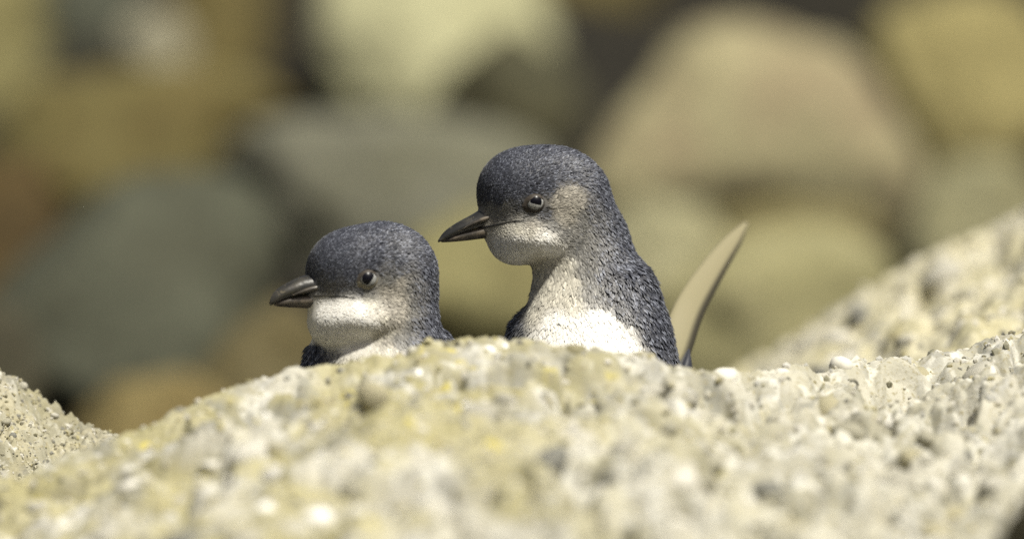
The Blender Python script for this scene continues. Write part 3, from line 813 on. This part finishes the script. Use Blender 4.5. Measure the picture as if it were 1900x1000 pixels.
birdR, addR = penguin('taller little penguin with pale chest and raised flipper, neck stretched above the rock',
    (1020, 375), math.radians(14),
    [('e', (1012, 366), (106, 95, 82), 20), ('e', (955, 356), (66, 72, 58), 36), ('e', (985, 440), (76, 44, 82), 32),
     ('c', (955, 402), (908, 414), 46, 23, 0.85, 26), ('c', (1052, 378), (1085, 470), 78, 78, 0.85, 36), ('e', (955, 455), (38, 32, 40), 26)],
    [('c', (1080, 455, -22), (1098, 610, -5), 86, 118, 0.72, 24), ('e', (1085, 900, 0), (185, 350, 165), 60), ('c', (1165, 545, -10), (1195, 690, -20), 54, 62, 1.2, 40),
     ('c', (988, 625, -40), (960, 800, -30), 45, 60, 1.0, 30)],
    anch_r,
    dict(culmen=[(925,370),(900,383),(875,399),(850,412),(830,425),(818,437),(813,447)],
         tom_u=[(975,411),(930,416),(895,423),(862,432),(838,441),(822,448),(814,450)],
         tom_l=[(985,411),(935,413),(895,419),(862,428),(838,437),(824,444),(819,447)],
         gonys=[(960,438),(925,440),(895,443),(865,447),(842,449),(828,450),(820,450)],
         wu=[22, 26, 16, 9, 3], wl=[20, 23, 13, 7, 2], feather_x=893, base_y=415,
         ridge=[(930,397,24,2),(905,403,25,5),(885,409,23,4.5),(868,417,19,3.5),(852,427,14,1.5)]),
    (994, 377, -0.30, True, -0.5, 2.0, 10.0, 13.5), 5, 495, (1050, 1130), 1090, [(890,424,2.2),(903,421,2.2),(915,419,2.0),(935,414,1.8),(955,411,1.5),(975,411,0.8)])
flipper(addR, [(1215,700,-70),(1250,665,-110),(1264,622,-160),(1282,575,-210),(1310,530,-290),(1345,480,-370),(1375,442,-430),(1398,412,-480)], [28, 31, 32, 30, 27, 22, 16, 6], 12, (0.25, 0.225, 0.135), (0.04, 0.036, 0.025))
flipper(addR, [(965,640,-60),(940,720,-70),(930,820,-60),(935,930,-40)], [26, 34, 34, 22], 12, (0.08, 0.085, 0.105), (0.07, 0.075, 0.09))
# short dark tail tuft beside the rock
tp = np.array([(1215,760,-70),(1250,735,-85),(1272,690,-92),(1280,648,-95)], float); pts = []; m_ = 10
for i, (x, y, wv) in enumerate(tp):
    r = [30, 30, 19, 2][i]
    for j in range(m_):
        q = 2*math.pi*j/m_; k = 1+0.25*((j % 2)*2-1); pts.append((x+r*math.cos(q)*k*0.8, -y+r*0.35*math.sin(q)*k, wv+r*0.7*math.sin(q)))
addR('tail', np.array(pts), [np.array([(i*m_+j, i*m_+(j+1) % m_, (i+1)*m_+(j+1) % m_, (i+1)*m_+j) for i in range(3) for j in range(m_)]), np.array([list(range(m_))[::-1], list(range(30, 40))])], MAT_F, True, np.tile(np.array(PAL['D'])*0.6, (40, 1)))

# ---- shorter bird
anch_l = [(x, y, 'D') for x, y in [(585,475),(600,450),(640,435),(640,485),(690,425),(700,465),(740,435),(740,480),(775,465),(795,505),(620,515),(655,510),(590,505),(805,560),(800,590),(790,615),(785,640),(815,605),(835,610),(850,625),(690,485),(810,530),(640,460),(600,490),(575,640),(570,675),(590,655),(565,690),(598,665)]]
anch_l += [(x, y, 'M') for x, y in [(600,530),(640,533),(665,540),(720,500),(775,530),(785,560),(775,600),(765,630),(735,505)]]
anch_l += [(x, y, 'G') for x, y in [(615,537),(720,525),(760,535),(765,570),(755,600),(740,625),(690,543),(760,645),(620,660)]]
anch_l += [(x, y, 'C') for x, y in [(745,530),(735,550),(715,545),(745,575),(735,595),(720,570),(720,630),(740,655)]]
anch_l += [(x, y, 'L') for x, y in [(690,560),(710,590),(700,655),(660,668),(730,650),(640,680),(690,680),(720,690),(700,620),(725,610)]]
anch_l += [(x, y, 'W') for x, y in [(615,560),(640,565),(665,565),(640,585),(670,590),(695,600),(605,580),(590,600),(610,620),(650,635),(680,625),(660,610),(625,600)]]
birdL, addL = penguin('shorter little penguin with bright white cheek, crouched low behind the rock',
    (700, 505), math.radians(20),
    [('e', (698, 506), (104, 90, 82), 20), ('e', (638, 508), (62, 70, 58), 36), ('e', (668, 588), (84, 48, 88), 28),
     ('c', (640, 540), (592, 549), 44, 23, 0.85, 26), ('e', (628, 602), (46, 38, 50), 26), ('c', (724, 508), (728, 590), 76, 80, 0.85, 36)],
    [('c', (722, 560, -25), (712, 690, -8), 84, 116, 0.72, 22), ('e', (705, 960, 0), (182, 320, 165), 60),
     ('c', (800, 650, -50), (830, 780, -50), 42, 56, 1.0, 25), ('c', (612, 665, -15), (590, 800, -20), 42, 62, 1.0, 30)],
    anch_l,
    dict(culmen=[(612,500),(580,507),(558,514),(536,525),(518,536),(508,548),(505,560)],
         tom_u=[(660,552),(620,548),(590,547),(562,548),(540,552),(520,559),(507,566)],
         tom_l=[(665,552),(622,545),(590,544),(562,545),(540,549),(522,555),(514,560)],
         gonys=[(630,575),(600,573),(575,571),(555,570),(536,569),(522,568),(513,566)],
         wu=[22, 27, 18, 11, 4], wl=[20, 24, 15, 8, 3], feather_x=583, base_y=545,
         ridge=[(612,528,24,2),(590,532,26,5),(572,536,24,5),(556,541,20,3.5),(542,547,15,1.5)]),
    (688, 517, -0.25, False, 1.2, 0.8, 12.5, 13.5), 15, 640, (660, 750), 705, [(585,548,2.2),(605,548,2.0),(625,548,1.8),(645,550,1.6),(665,554,0.8)], yoff=-0.03)
for xs in ([(845,690,-80),(865,780,-80),(860,900,-60),(850,1000,-40)], [(575,700,-30),(555,800,-40),(550,900,-40),(560,1000,-30)]):
    flipper(addL, xs, [22, 32, 32, 20], 12, (0.08, 0.085, 0.105), (0.07, 0.075, 0.09))
